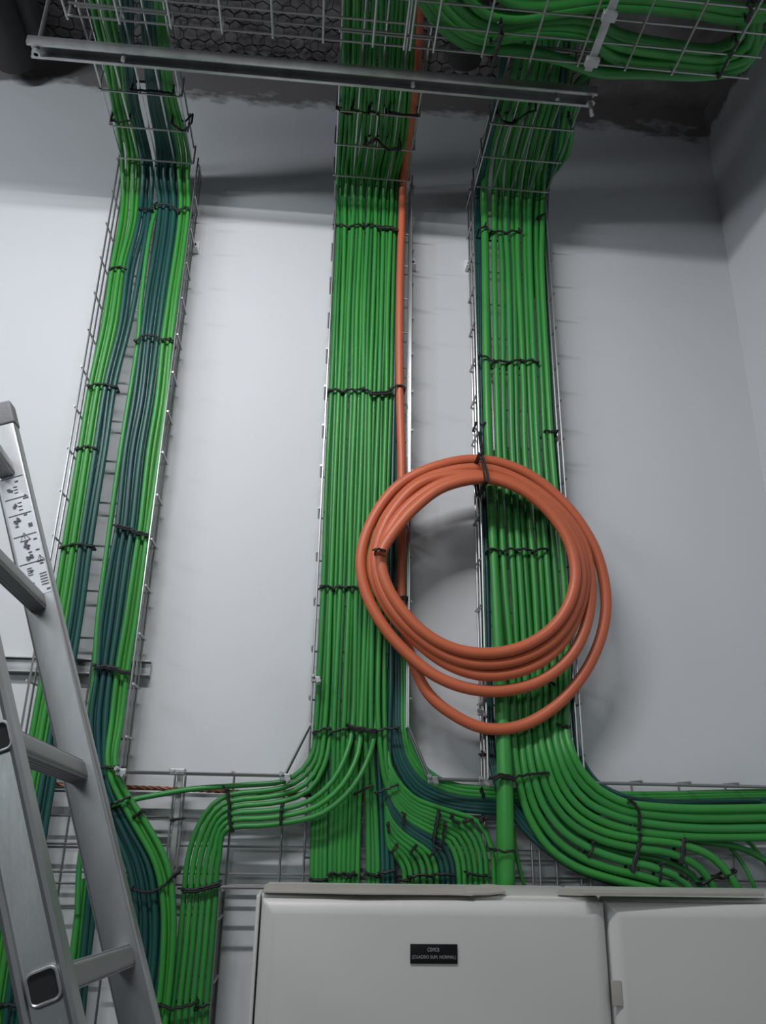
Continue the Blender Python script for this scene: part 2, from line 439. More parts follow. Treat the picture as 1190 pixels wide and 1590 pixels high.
# ------------------------------------------------------------------ cables
CR = .0057
OHC = 1.5285                                   # height of the cables' axis in the overhead trays
def up_over(rows):
    """list of (px, py, d) -> 3D path; d <= 0 means the overhead level"""
    P = []
    for px, py, d in rows:
        P.append(H(px, py, OHC - (d or 0)) if d <= 0 else D(px, py, d))
    return P
def cable(path, r, m, label, group, step=.018, sides=10, extend=True, name='power_cable'):
    P = [Vector(p) for p in path]
    Q = smooth_path(P, step)
    bm = bmesh.new(); tube(bm, Q, r, sides)
    o = obj(name, bm, m); tag(o, label, 'cable', group); return o
def run(n, rows, r, mats, labelf, group, jd=.004, jx=.35, tail=None, seed=1, start=.55, idx=None):
    """n parallel cables; rows = (py, xL, xR, d); tail(i) gives more (px, py, d) points"""
    rnd = random.Random(seed); outs = []
    for i in range(n):
        f = (i + .5) / n; rw = []
        for k, (py, xl, xr, d) in enumerate(rows):
            wj = (xr - xl) / n * jx
            x = xl + (xr - xl) * f + rnd.uniform(-.5, .5) * wj
            dd = d if d <= 0 else d + (jd if i % 2 else -jd) + rnd.uniform(-.0015, .0015)
            if d <= 0: dd = d - rnd.uniform(0, .005)
            rw.append((x, py, dd))
        if tail: rw += tail(i)
        P = up_over(rw)
        if start and rows[0][3] <= 0: P = [P[0] + (P[0] - P[1]).normalized() * start] + P
        m = mats(i) if callable(mats) else mats[(i * 7 + seed) % len(mats)]
        if labelf: cable(P, r, m, labelf(i), group)
    return outs
V = 1.652
# ---- left column
run(4, [(0, 138, 174, 0), (100, 161, 192, 0), (152, 171, 199, 0), (240, 187, 218, 0), (268, 187, 218, 1.632), (300, 186, 217, V), (345, 183, 213, V), (415, 171, 195, V), (502, 158, 182, V),
        (596, 138, 161, V), (696, 121, 146, V), (847, 96, 123, V), (953, 80, 108, V), (1116, 49, 80, V), (1300, 15, 48, V), (1590, -30, 4, V), (1680, -48, -10, V)],
    .0058, [OLIVE, GREENS[1]], lambda i: 'bright green cable, %s from the left edge of the left wall tray' % ORD[i + 1], 'green cables of the left column', seed=3)
run(3, [(0, 184, 206, 0), (100, 192, 209, 0), (152, 199, 214, 0), (240, 218, 235, 0), (268, 219, 238, 1.632), (300, 217, 238, V), (345, 212, 235, V), (415, 195, 221, V), (502, 182, 206, V),
        (596, 160, 182, V), (696, 145, 168, V), (847, 121, 144, V), (953, 106, 130, V), (1116, 78, 104, V), (1300, 46, 74, V), (1590, 2, 32, V), (1680, -12, 18, V)],
    .0062, TEAL, lambda i: 'dark teal cable, %s from left in the narrow left bundle of the left tray' % ORD[i + 1], 'teal cables of the left column', seed=4)
run(1, [(0, 226, 231, -.010), (100, 234, 238, -.010), (240, 252, 257, -.010), (268, 254, 259, 1.650), (300, 250, 255, 1.668), (344, 233, 239, V), (468, 216, 222, V), (529, 211, 217, V), (701, 185, 191, V), (852, 163, 170, V), (965, 148, 154, V), (1040, 143, 149, V), (1120, 136, 142, 1.66),
        (1187, 142, 147, 1.668), (1300, 166, 170, 1.668), (1400, 200, 206, 1.668), (1590, 190, 194, 1.668)],
    .0052, [GREENS[3]], lambda i: 'single thin green cable left of the teal bundle in the left wall tray', 'green cables of the left column', seed=5)
run(6, [(0, 218, 242, 0), (100, 225, 250, 0), (152, 231, 256, 0), (240, 243, 276, 0), (268, 240, 276, 1.632), (322, 246, 279, V), (468, 224, 260, V), (529, 217, 252, V), (620, 206, 241, V), (701, 191, 227, V),
        (822, 178, 214, V), (852, 172, 209, V), (965, 155, 194, V), (1040, 148, 181, V), (1120, 139, 173, V), (1187, 144, 170, V), (1225, 150, 178, V), (1280, 170, 208, V), (1340, 195, 240, V), (1400, 205, 253, V),
        (1480, 205, 253, V), (1590, 186, 238, V), (1680, 170, 222, V)],
    .0058, TEAL, lambda i: 'dark teal cable, %s from left in the wide bundle of the left tray' % ORD[i + 1], 'teal cables of the left column', seed=6)
run(3, [(0, 240, 258, 0), (100, 249, 264, 0), (152, 256, 274, 0), (240, 275, 296, 0), (268, 276, 296, 1.632), (322, 279, 296, V), (468, 259, 276, V), (529, 251, 270, V), (620, 240, 262, V), (701, 227, 250, V),
        (822, 213, 233, V), (852, 208, 229, V), (965, 193, 213, V), (1040, 180, 201, V), (1120, 171, 192, V), (1187, 164, 183, V - .01), (1225, 176, 197, V - .01), (1280, 206, 234, V - .01), (1340, 236, 264, V - .01), (1400, 250, 274, V - .01),
        (1480, 250, 273, V - .01), (1590, 238, 262, V - .01), (1680, 222, 246, V - .01)],
    .0056, [OLIVE, GREENS[1]], lambda i: 'bright green cable, %s from left in the bundle along the left tray\'s right edge' % ORD[i + 1], 'green cables of the left column', seed=7)

# ---- middle column, front layer
MV = 1.648
mid_rows = [(0, 531, 650, 0), (115, 530, 642, 0), (172, 528, 639, 0), (226, 525, 632, 0), (266, 523, 622, 0), (285, 522, 619, 1.632), (310, 522, 617, MV), (350, 522, 615, MV), (480, 516, 612, MV), (606, 511, 609, MV), (760, 505, 606, MV), (912, 499, 603, MV), (1131, 488, 600, MV)]
LT = {   # cables that sweep left out of the column
 0: [(487, 1165, 1.645), (470, 1195, 1.645), (440, 1213, 1.648), (380, 1219, 1.652), (300, 1225, 1.650), (240, 1235, 1.648), (200, 1243, 1.640), (165, 1254, 1.634), (140, 1275, 1.64), (125, 1330, 1.65), (120, 1420, 1.65)],
 1: [(490, 1180, 1.645), (470, 1207, 1.645), (440, 1223, 1.645), (400, 1229, 1.645), (358, 1234, 1.645)],
 2: [(496, 1185, 1.645), (475, 1217, 1.645), (440, 1233, 1.645), (400, 1239, 1.645), (358, 1244, 1.645)],
 3: [(503, 1190, 1.642), (480, 1227, 1.642), (440, 1244, 1.642), (400, 1249, 1.642), (358, 1254, 1.642)],
 8: [(540, 1165, 1.630), (517, 1212, 1.618), (482, 1243, 1.622), (440, 1256, 1.630), (400, 1260, 1.636), (358, 1264, 1.640)],
 10: [(556, 1170, 1.628), (532, 1218, 1.612), (492, 1252, 1.618), (440, 1267, 1.628), (400, 1271, 1.636), (358, 1274, 1.640)],
 13: [(574, 1172, 1.626), (548, 1222, 1.608), (502, 1262, 1.614), (440, 1278, 1.626), (400, 1282, 1.636), (358, 1285, 1.640)]}
LO = [1, 2, 3, 8, 10, 13]
for j, i in enumerate(LO):          # the six that turn down left of the cabinet
    c0 = 344 - 0
    LT[i] += [(330 + j * 3.0, 1250 + j * 9.5, 1.645), (306 + j * 7.0, 1287 + j * 8, 1.648), (291 + j * 9.1, 1338 + j * 4, 1.650), (285 + j * 9.9, 1400, 1.650), (278 + j * 10, 1480, 1.650), (268 + j * 10.6, 1565, 1.650), (262 + j * 11, 1680, 1.650)]
slots = [485, 491.5, 498, 504.5, 513, 520, 527, 534, 541, 548, 555, 573, 580, 587, 595, 602]
straight_front = [4, 5, 6, 7, 9, 11, 12]
fx = lambda i: 488 + 112 * (i + .5) / 16
backs = [491, 497, 503, 509, 548, 563, 572, 586, 594]
order = sorted([(fx(i), 'f', i) for i in straight_front] + [(x, 'b', k) for k, x in enumerate(backs)])
slot_of = {(t_, i): (slots[k], k) for k, (x, t_, i) in enumerate(order)}
def mid_tail(i):
    if i in LT: return LT[i]
    if ('f', i) in slot_of:
        s, k = slot_of[('f', i)]; x = fx(i)
        return [(x * .8 + s * .2, 1180, 1.650), (x * .45 + s * .55, 1240, 1.655), (s + (x - s) * .12, 1310, 1.657), (s, 1372, 1.657), (s, 1450, 1.657)]
    t_ = {14: .62, 15: .80}[i]
    return arc(t_)
A0 = [(604, 1312), (613, 1325), (621, 1337), (627, 1350), (629, 1372), (629, 1450)]
A1 = [(602, 1240), (622, 1275), (655, 1300), (682, 1318), (694, 1345), (696, 1372), (697, 1450)]
A2 = [(606, 1190), (640, 1236), (695, 1258), (742, 1276), (763, 1315), (768, 1372), (769, 1450)]
A0 = A0[:1] + [(608, 1319)] + A0[1:]
def arc(t_):
    a, b, u = (A0, A1, t_ * 2) if t_ < .5 else (A1, A2, t_ * 2 - 1)
    return [(p[0] + (q[0] - p[0]) * u, p[1] + (q[1] - p[1]) * u, 1.650 + .006 * (1 - t_)) for p, q in zip(a, b)]
def mid_label(i):
    if i == 0: return 'green cable leaving the middle column leftmost and running far left to the ladder'
    if i in LT: return 'green cable sweeping left from the middle column, %s from the top of its bend' % ORD[LO.index(i) + 1]
    if ('f', i) in slot_of: return 'green cable in front layer of the middle column, %s from left, dropping straight' % ORD[i + 1]
    return 'green cable in front layer of the middle column, %s from left, bending right' % ORD[i + 1]
run(16, mid_rows, .0052, GREENS, mid_label, 'green cables of the middle column', tail=mid_tail, seed=11, jd=.003, jx=.5)
# back layer, seen only below the bottom tie
for k, x in enumerate(backs):
    s, n_ = slot_of[('b', k)]
    rws = [(py, 0, 0, d) for py, _, _, d in mid_rows]
    P = []
    for py, xl, xr, d in mid_rows:
        u = (x - 488) / 112; P.append((xl + (xr - xl) * u, py, -.011 if d <= 0 else d + .017))
    P += [(x * .8 + s * .2, 1180, 1.664), (x * .45 + s * .55, 1240, 1.662), (s + (x - s) * .12, 1310, 1.660), (s, 1372, 1.658), (s, 1450, 1.658)]
    Q = up_over(P); Q = [Q[0] + (Q[0] - Q[1]).normalized() * .5] + Q
    tealy = k >= 7
    cable(Q, .0052, TEAL[1] if tealy else GREENS[k % 4],
          '%s cable behind the middle column\'s front layer, reaching the cabinet top %s from left' % ('teal' if tealy else 'green', ORD[n_ + 1]), 'straight cables below the middle column')
# cables that bend right and drop behind the cabinet
ts = [0, .07, .14, .22, .30, .37, .44, .50, .56, .68, .74, .86, .92, 1.0]
for k, t_ in enumerate(ts):
    tealy = .42 < t_ < .60
    P = [(590 + 14 * t_, 1040, 1.671), (591 + 14 * t_, 1131, 1.669), (597 + 8 * t_, 1170, 1.664)] + arc(t_)
    if t_ >= .93: P.pop(2)
    cable(up_over(P), .0050, TEAL[k % 3] if tealy else GREENS[k % 4],
          '%s cable in the nested arcs right of the middle column, %s counted from inside' % ('teal' if tealy else 'green', ORD[k + 1]), 'nested cable arcs right of the middle column')
# cables running right behind the right column
R0 = [(634, 1080), (634, 1131), (641, 1165), (664, 1197), (700, 1217), (760, 1225), (900, 1231), (1000, 1233), (1180, 1229), (1240, 1229)]
R1 = [(606, 1080), (607, 1131), (614, 1180), (641, 1227), (690, 1251), (760, 1261), (900, 1262), (1000, 1259), (1180, 1253), (1240, 1253)]
for k in range(7):
    u = k / 6
    P = [(p[0] + (q[0] - p[0]) * u, p[1] + (q[1] - p[1]) * u, 1.668 if 0 < j else 1.672) for j, (p, q) in enumerate(zip(R0, R1))]
    P = [(610 + 18 * (1 - u) * .8, 700, 1.672), (609 + 20 * (1 - u), 900, 1.672)] + P
    Q = [Vector(p) for p in up_over(P)]
    for v in Q: v.x = min(v.x, XR - .012)
    Q = [q for j, q in enumerate(Q) if j == 0 or (q - Q[j - 1]).length > .01]
    cable(Q, .0056, GREENS[k % 4] if k < 3 else TEAL[k % 3],
          '%s cable running level to the right behind the right column, %s from the top' % ('green' if k < 3 else 'dark teal', ORD[k + 1]), 'level cables behind the right column')
run(1, [(0, 650, 656, -.004), (150, 641, 646, -.004), (266, 622, 628, -.004), (290, 618, 622, 1.65), (350, 615, 620, 1.66), (606, 610, 615, 1.66), (850, 606, 611, 1.66), (912, 605, 609, 1.66), (1040, 606, 611, 1.66), (1131, 603, 608, 1.66), (1180, 603, 606, 1.66), (1250, 606, 608, 1.662), (1372, 609, 611, 1.662), (1450, 609, 611, 1.662)],
    .0050, [TEAL[0]], lambda i: 'dark teal cable between the green cables and orange cable of the middle column', 'teal cables of the middle column', seed=13)

# ---- right column
RV = 1.646
fat = [(815, 0, -.012), (802, 100, -.012), (764, 220, -.012), (754, 268, -.012), (752, 300, 1.625), (753, 350, 1.640), (754, 409, 1.642), (756, 600, 1.642), (759, 700, 1.642), (769, 900, 1.640), (777, 1050, 1.636), (782, 1150, 1.630), (784, 1210, 1.622), (785, 1300, 1.622), (786, 1385, 1.628), (788, 1470, 1.63)]
P = up_over(fat); P = [P[0] + (P[0] - P[1]).normalized() * .4] + P
Q = smooth_path(P, .02); bm = bmesh.new()
tube(bm, Q, [.0098 + .0078 * min(1, max(0, (Z0 + .50 - q.z) / .55)) for q in Q], 16)
tag(obj('power_cable', bm, GREENS[1]), 'thickest green cable, at left of the right column, dropping straight behind the cabinet', 'cable', 'green cables of the right column')
CT = [
 [(805, 1205), (820, 1264), (852, 1315), (895, 1346), (940, 1362), (985, 1374), (1035, 1390), (1075, 1440)],
 [(816, 1200), (832, 1257), (864, 1304), (908, 1334), (952, 1350), (1005, 1363), (1062, 1388), (1100, 1445)],
 [(827, 1195), (844, 1250), (876, 1292), (922, 1320), (968, 1336), (1015, 1347), (1062, 1369), (1110, 1445)],
 [(838, 1188), (856, 1240), (886, 1278), (930, 1303), (988, 1317), (1040, 1325), (1086, 1347), (1115, 1392), (1130, 1445)],
 [(848, 1182), (866, 1232), (896, 1268), (940, 1292), (995, 1303), (1052, 1310), (1108, 1332), (1146, 1380), (1166, 1445)],
 [(858, 1175), (875, 1222), (905, 1258), (950, 1281), (1005, 1293), (1070, 1299), (1190, 1300), (1250, 1300)],
 [(868, 1170), (884, 1212), (913, 1246), (960, 1268), (1012, 1279), (1080, 1286), (1190, 1286), (1250, 1286)],
 [(877, 1165), (893, 1203), (922, 1235), (965, 1258), (1015, 1266), (1080, 1271), (1190, 1270), (1250, 1270)],
 [(886, 1160), (902, 1195), (930, 1225), (970, 1246), (1017, 1253), (1080, 1256), (1190, 1255), (1250, 1255)]]
def right_tail(i):
    return [(x, y, 1.634 - .0012 * i) for x, y in CT[i]]
def right_label(i):
    return 'green cable of the right column, %s right of the thickest one, sweeping right' % ORD[i + 1]
RR = [(0, 822, 892, 0), (100, 812, 892, 0), (220, 774, 862, 0), (268, 764, 852, 0), (300, 763, 848, 1.628), (350, 764, 846, RV), (409, 765, 846, RV), (600, 767, 857, RV), (700, 769, 863, RV), (900, 780, 880, RV), (1050, 790, 886, RV), (1130, 792, 885, RV)]
rnd = random.Random(21)
for i in range(9):
    f = (i + .5) / 9; rw = []
    for py, xl, xr, d in RR:
        rw.append((xl + (xr - xl) * f + rnd.uniform(-1.6, 1.6), py, (-rnd.uniform(0, .012)) if d <= 0 else d + (.003 if i % 2 else -.003)))
    P = up_over(rw + right_tail(i))
    for v in P: v.x = min(v.x, XR - .012)
    P = [q for j, q in enumerate(P) if j == 0 or (q - P[j - 1]).length > .01]
    P = [P[0] + (P[0] - P[1]).normalized() * .5] + P
    Q = smooth_path(P, .018); bm = bmesh.new()
    tube(bm, Q, [.0071 + (.0016 if i > 5 else .0009) * min(1, max(0, (Z0 + .3 - q.z) / .4)) for q in Q], 12)
    tag(obj('power_cable', bm, GREENS[(i * 3 + 1) % 4]), right_label(i), 'cable', 'green cables of the right column')
# second layer that fills the sweep
for k, i in enumerate((0, 2, 4, 6, 7)):
    P = up_over([(770 + 11 * i, 700, 1.668), (788 + 10.5 * i, 1050, 1.668), (798 + 10 * i, 1130, 1.668)] + [((CT[i][j][0] + CT[i + 1][j][0]) / 2, (CT[i][j][1] + CT[i + 1][j][1]) / 2, 1.655) for j in range(8)])
    for v in P: v.x = min(v.x, XR - .012)
    P = [q for j, q in enumerate(P) if j == 0 or (q - P[j - 1]).length > .01]
    cable(P, .0066, GREENS[(k + 2) % 4], 'green cable in the rear layer of the right sweep, %s from below' % ORD[k + 1], 'rear cables of the right sweep')
for i in range(3):
    xo = i * 6
    P = up_over([(790 + i * 4, 0, -.002), (770 + i * 3, 150, -.002), (745 + i * 3, 268, -.002), (741 + i * 2, 300, 1.650), (740 + i * 3, 409, 1.664), (741.5 + i * 3, 600, 1.664), (749 + i * 4, 900, 1.664), (756 + i * 4, 1130, 1.662), (764 + i * 3, 1190, 1.655),
                 (782 + i * 5, 1245 - i * 2, 1.645), (826 + i * 4, 1300 - i * 5, 1.645), (885 + i * 4, 1345 - i * 6, 1.645), (950 + i * 8, 1371 - i * 7, 1.645), (1000 + i * 14, 1387 - i * 5, 1.645), (1040 + i * 12, 1440, 1.645)])
    P = [P[0] + (P[0] - P[1]).normalized() * .4] + P
    cable(P, .0056, TEAL[i], 'dark teal cable along left edge of the right column, %s from the outside, sweeping lowest' % ORD[i + 1], 'teal cables of the right column')
P = up_over([(885, 0, -.002), (872, 150, -.002), (856, 268, -.002), (850, 300, 1.650), (848, 350, 1.662), (850, 450, 1.664), (858, 600, 1.664), (870, 750, 1.664), (881, 900, 1.664), (889, 1050, 1.664), (893, 1130, 1.664), (900, 1170, 1.662), (925, 1212, 1.660), (965, 1235, 1.658), (1010, 1244, 1.660), (1180, 1244, 1.66)])
for v in P: v.x = min(v.x, XR - .012)
P = [P[0] + (P[0] - P[1]).normalized() * .4] + P
cable(P, .0056, TEAL[1], 'dark teal cable along right edge of the right column', 'teal cables of the right column')
# loose thin ones
cable(up_over([(788, 1225, 1.655), (794, 1270, 1.66), (801, 1320, 1.66), (810, 1360, 1.66), (818, 1388, 1.66), (826, 1440, 1.66)]), .0042, GREENS[0], 'thin green cable dropping just right of the thickest cable', 'thin loose cables')
for k, (x0, lab) in enumerate(((1118, 'thin green cable dropping at far right, nearer the sweep'), (1155, 'thin green cable dropping at the far right edge'))):
    P = up_over([(x0 - 30, 1280, 1.67), (x0, 1300, 1.668), (x0 + 28, 1330, 1.665), (x0 + 52, 1372, 1.66), (x0 + 66, 1440, 1.66)])
    for v in P: v.x = min(v.x, XR - .01)
    cable(P, .0042, GREENS[k], lab, 'thin loose cables')
# bundle glimpsed between the ladder stiles
run(4, [(1364, 124, 152, 1.66), (1430, 116, 146, 1.66), (1500, 108, 140, 1.66), (1600, 94, 128, 1.66), (1680, 84, 118, 1.66)], .0062, lambda i: (GREENS[1], GREENS[0], TEAL[0], TEAL[1])[i],
    lambda i: '%s cable seen between the ladder stiles, %s from left' % ('green' if i < 2 else 'teal', ORD[i + 1]), 'cables between the ladder stiles', seed=31)

# ---- overhead cables at the top right
ov = [[(640, -40), (668, 0), (700, 38), (752, 62), (830, 52), (905, 58), (960, 92), (1040, 100), (1120, 103), (1165, 85), (1180, 40)],
      [(655, -40), (684, 0), (716, 34), (760, 52), (830, 42), (905, 45), (960, 70), (1040, 84), (1120, 90), (1160, 70), (1172, 30)],
      [(672, -40), (702, 0), (735, 30), (775, 40), (840, 33), (910, 30), (965, 55), (1040, 70), (1110, 76), (1150, 55), (1160, 20)],
      [(628, -40), (655, 0), (686, 42), (740, 74), (800, 78), (870, 92), (930, 112), (1000, 114), (1100, 116), (1155, 102), (1190, 60)],
      [(690, -60), (725, -8), (755, 20), (800, 28), (860, 20), (930, 10), (1000, 12), (1080, 20), (1150, 30), (1200, 20), (1230, 0)],
      [(700, -70), (760, -20), (800, 5), (850, 8), (900, 2), (960, -4), (1030, 0), (1100, 8), (1160, 16), (1210, 10), (1240, -10)]]
for k, pp in enumerate(ov):
    P = [H(x, y, LH + .016 + .004 * (k % 3)) for x, y in pp]
    P[-1].z += .02
    for v in P: v.x = min(v.x, XR - .02)
    cable(P, .0115, GREENS[k % 4], 'thick dark green cable lying in the long overhead tray, %s' %
          ['second nearest the wall', 'third from the wall', 'fourth from the wall', 'nearest the wall', 'fifth from the wall', 'farthest from the wall'][k], 'cables in the long overhead tray')
for k in range(3):
    P = [D(826 + 6 * k, 460, 1.668), D(828 + 6 * k, 330, 1.668), D(836 + 7 * k, 285, 1.645), H(866 + 8 * k, 235, OHC + .006), H(880 + 6 * k, 170, OHC), H(900 + 4 * k, 125 - 3 * k, OHC - .012), H(945, 104 - 6 * k, LH + .035), H(1010, 96 - 7 * k, LH + .034), H(1090, 97 - 8 * k, LH + .034), H(1140, 90 - 8 * k, LH + .04)]
    cable(P, .0075, GREENS[(k + 1) % 4], 'green cable turning from the right overhead tray into the long tray, %s from below' % ORD[k + 1], 'cables turning into the long overhead tray')

# ---- bare copper conductor lying in the level tray
bm = bmesh.new()
P = [D(x, y, 1.676) for x, y in ((60, 1216), (190, 1222), (270, 1225), (420, 1232), (600, 1240), (800, 1240), (905, 1238), (985, 1238), (1150, 1243))]
Q = smooth_path(P, .004)
for s in range(3):
    tube(bm, [q + Vector((0, .0022 * math.cos(i * .55 + s * 2.1), .0022 * math.sin(i * .55 + s * 2.1))) for i, q in enumerate(Q)], .0022, 5)
tag(obj('copper_conductor', bm, COPPER), 'bare twisted copper conductor along the top of the level tray', 'conductor')

# ------------------------------------------------------------------ orange cable and its coil
def z7(x, y): return 520 + x / 2.7045, 680 + y / 2.7045
seq = []     # (px, py, d or overhead, radius)
for px, py in ((650, 60), (647, 115), (641, 172), (633, 226), (628, 266)): seq.append((H(px, py, OHC + .004), .0092))
for px, py, d in ((626, 290, 1.625), (624, 350, 1.640), (621, 450, 1.642), (621, 606, 1.642), (624, 720, 1.642), (624, 850, 1.642), (623, 925, 1.640)): seq.append((D(px, py, d), .0093))
def add(pts, d0, d1):
    n = len(pts)
    for i, (x, y) in enumerate(pts):
        d = d0 + (d1 - d0) * i / max(1, n - 1); px, py = z7(x, y); seq.append((D(px, py, d), .0117))
add([(290, 800), (318, 905), (345, 985), (395, 1075), (480, 1150), (620, 1217), (770, 1212), (920, 1132), (1050, 985), (1120, 830), (1140, 690), (1118, 540), (1070, 420), (960, 270), (800, 145), (620, 92)], 1.625, 1.600)
add([(430, 118), (270, 198), (160, 340), (110, 500), (130, 645), (205, 790), (320, 920), (430, 1003), (560, 1052), (700, 1062), (860, 1022), (985, 925), (1052, 800), (1075, 640), (1048, 460), (960, 320), (800, 190), (620, 128)], 1.592, 1.583)
add([(370, 178), (235, 305), (170, 450), (160, 560), (218, 705), (330, 840), (470, 948), (620, 996), (780, 978), (920, 898), (1010, 765), (1050, 600), (1025, 450), (950, 330), (800, 215), (640, 160)], 1.580, 1.573)
add([(380, 182), (250, 300), (180, 450), (177, 565), (230, 700), (345, 830), (480, 919), (625, 950), (780, 928), (915, 853), (1000, 735), (1036, 590), (1008, 445), (935, 325), (790, 212), (640, 164)], 1.568, 1.562)
add([(450, 192), (310, 285), (225, 400), (195, 490), (205, 580), (262, 695), (372, 815), (500, 885), (640, 905), (780, 880), (900, 810), (980, 705), (1012, 575), (985, 440), (900, 310), (780, 215), (640, 172)], 1.558, 1.548)
add([(460, 205), (340, 290), (255, 385), (205, 460), (194, 490)], 1.545, 1.541)
P = [p for p, r in seq]; P[0:0] = [P[0] + (P[0] - P[1]).normalized() * .45]
R = [seq[0][1]] + [r for p, r in seq]
Q = smooth_path(P, .012)
# radius along the path: thin on the wall, thicker in the coil
rads = []; zc = [z for z in range(len(Q))]
cut = next(i for i, q in enumerate(Q) if (q - seq[12][0]).length < .02)
for i in range(len(Q)): rads.append(.0093 + .0024 * min(1, max(0, (i - cut) / 12)))
bm = bmesh.new(); tube(bm, Q, rads, 16)
tag(obj('orange_cable', bm, ORANGE), 'orange cable dropping beside the middle column and hanging coiled over the right tray', 'cable')

# ------------------------------------------------------------------ black ties
def tie(pts, dfront, dback, where, r=.0027, knot=0, tail=True, group=None, h=None, wob=.0016, seed=0, double=False):
    """a tie looped round cables: pts are pixels along its front strand"""
    rnd = random.Random(str(where) + str(seed))
    pf = (lambda x, y, e: H(x, y, h - e)) if h is not None else (lambda x, y, e: D(x, y, dfront - e))
    F = [pf(x, y, 0) for x, y in pts]
    F = smooth_path(F, .005)
    if len(F) < 3: F = [F[0], (F[0] + F[-1]) / 2, F[-1]]
    F = [p + Vector((rnd.uniform(-1, 1), rnd.uniform(-.6, .2), rnd.uniform(-1, 1))) * wob for p in F]
    off = Vector((0, 0, .026)) if h is not None else Vector((0, dback - dfront, 0))
    B = [F[-1] + off, F[len(F) // 2] + off * 1.02, F[0] + off]
    bm = bmesh.new()
    loop = F + [F[-1] + off * .5] + B + [F[0] + off * .5]
    tube(bm, loop, r, 6, closed=True)
    if double: tube(bm, [p + Vector((.001, -.001, -.0045)) for p in F], r, 6)
    k = F[0] if knot == 0 else F[-1] if knot == 1 else F[len(F) // 2]
    dirv = Vector((rnd.uniform(-1, 1), -.4, rnd.uniform(-1, 1))).normalized()
    box(bm, k + Vector((0, -.001, 0)) if h is None else k - Vector((0, 0, .001)), (.0070, .0055, .0062), rot=Matrix.Rotation(rnd.uniform(0, 3), 3, 'Y'), bevel=.0015)
    if tail:
        L = rnd.uniform(.005, .013); tube(bm, [k, k + dirv * L * .5, k + dirv * L + Vector((0, 0, -.002))], r * .7, 5)
    o = obj('cable_tie', bm, BLACK)
    tag(o, 'black tie ' + where, 'cable tie', group or 'black cable ties'); return o
# left column
tie([(171, 418), (183, 414), (196, 417)], 1.640, 1.668, 'round the bright green bundle at left of the left column, topmost')
tie([(138, 599), (150, 596), (180, 600)], 1.638, 1.668, 'round bright green and teal cables above the ladder, at left edge')
tie([(119, 698), (134, 693), (149, 696)], 1.640, 1.668, 'round bright green cables level with the ladder top cap')
tie([(95, 850), (118, 845), (144, 848)], 1.638, 1.668, 'round green and teal cables beside the ladder sticker')
tie([(217, 324), (236, 325)], 1.636, 1.668, 'round the teal cables at left of the left column, near its top', knot=1)
tie([(240, 318), (262, 318), (278, 328)], 1.634, 1.668, 'on the wide teal bundle near its top')
tie([(278, 328), (288, 322), (297, 325)], 1.636, 1.668, 'on the narrow bright green bundle near top of the left column', knot=2)
tie([(211, 529), (222, 521), (238, 521), (252, 527)], 1.634, 1.668, 'on the wide teal bundle, second from the top')
tie([(252, 527), (262, 527), (270, 529)], 1.636, 1.668, 'on the narrow bright green bundle, second from the top', knot=2)
tie([(182, 816), (196, 818), (214, 825), (233, 830)], 1.634, 1.668, 'across the teal and green bundle, third from the top of the left column', double=True)
tie([(147, 1034), (165, 1034), (182, 1038), (202, 1044)], 1.634, 1.668, 'across the teal and green bundle, fourth from the top of the left column', double=True)
tie([(142, 1191), (165, 1191), (187, 1191)], 1.628, 1.668, 'at the lower corner of the left column beside the ladder')
tie([(170, 1249), (185, 1245), (200, 1238)], 1.622, 1.668, 'holding the long level cable to the left bundle')
tie([(207, 1270), (219, 1260)], 1.628, 1.66, 'with a stub, on the green cables just below the level tray edge', knot=1)
tie([(205, 1380), (232, 1385), (256, 1373), (274, 1355)], 1.628, 1.675, 'across the drooping teal and green bundle beside the ladder', r=.0026)
tie([(283, 1381), (305, 1380), (325, 1376), (341, 1370)], 1.636, 1.668, 'across six green cables left of the cabinet corner', double=True, r=.0026)
tie([(248, 1560), (268, 1566), (290, 1562), (305, 1558)], 1.628, 1.668, 'across green cables at the bottom edge, left of the pair')
tie([(303, 1567), (315, 1562), (328, 1558)], 1.636, 1.668, 'across green cables at the bottom edge, right of the pair')
tie([(0, 1560), (16, 1560), (30, 1560)], 1.640, 1.668, 'on green cables at the bottom left corner behind the ladder')
# middle column
def tie_row(y, x0, x1, n, d0, d1, where, slant=3):
    w_ = (x1 - x0) / n
    for k in range(n):
        a, b = x0 + k * w_, x0 + (k + 1) * w_ - 1
        tie([(a, y + (slant if k % 2 else 0) * .6), ((a + b) / 2, y - 1.5), (b, y + (0 if k % 2 else slant) * .6)], d0, d1, '%s, %s from left' % (where, ORD[k + 1]), knot=k % 3)
tie_row(350, 521, 588, 3, 1.636, 1.668, 'in the top row across the middle column')
tie([(588, 353), (602, 352), (617, 356)], 1.634, 1.668, 'thickest in the top row across the middle column', double=True, r=.0028)
tie_row(606, 511, 575, 3, 1.636, 1.668, 'in the second row across the middle column')
tie([(575, 611), (590, 610), (606, 608)], 1.634, 1.668, 'thickest in the second row across the middle column', double=True, r=.0028)
tie([(608, 604), (620, 598), (630, 602)], 1.630, 1.664, 'round the orange cable, upper')
tie_row(912, 499, 556, 3, 1.636, 1.668, 'in the third row across the middle column')
tie([(603, 914), (615, 912)], 1.636, 1.668, 'on the green cables seen inside the coil')
tie([(610, 932), (622, 927), (633, 929)], 1.628, 1.662, 'round the orange cable, inside the coil', knot=2)
tie([(487, 1138), (500, 1133), (513, 1131)], 1.634, 1.672, 'in the bottom row across the middle column, leftmost')
tie([(515, 1137), (528, 1133), (541, 1131)], 1.634, 1.672, 'in the bottom row across the middle column, second from left')
tie([(541, 1125), (560, 1131), (584, 1134)], 1.632, 1.672, 'in the bottom row across the middle column, third from left', knot=2, double=True)
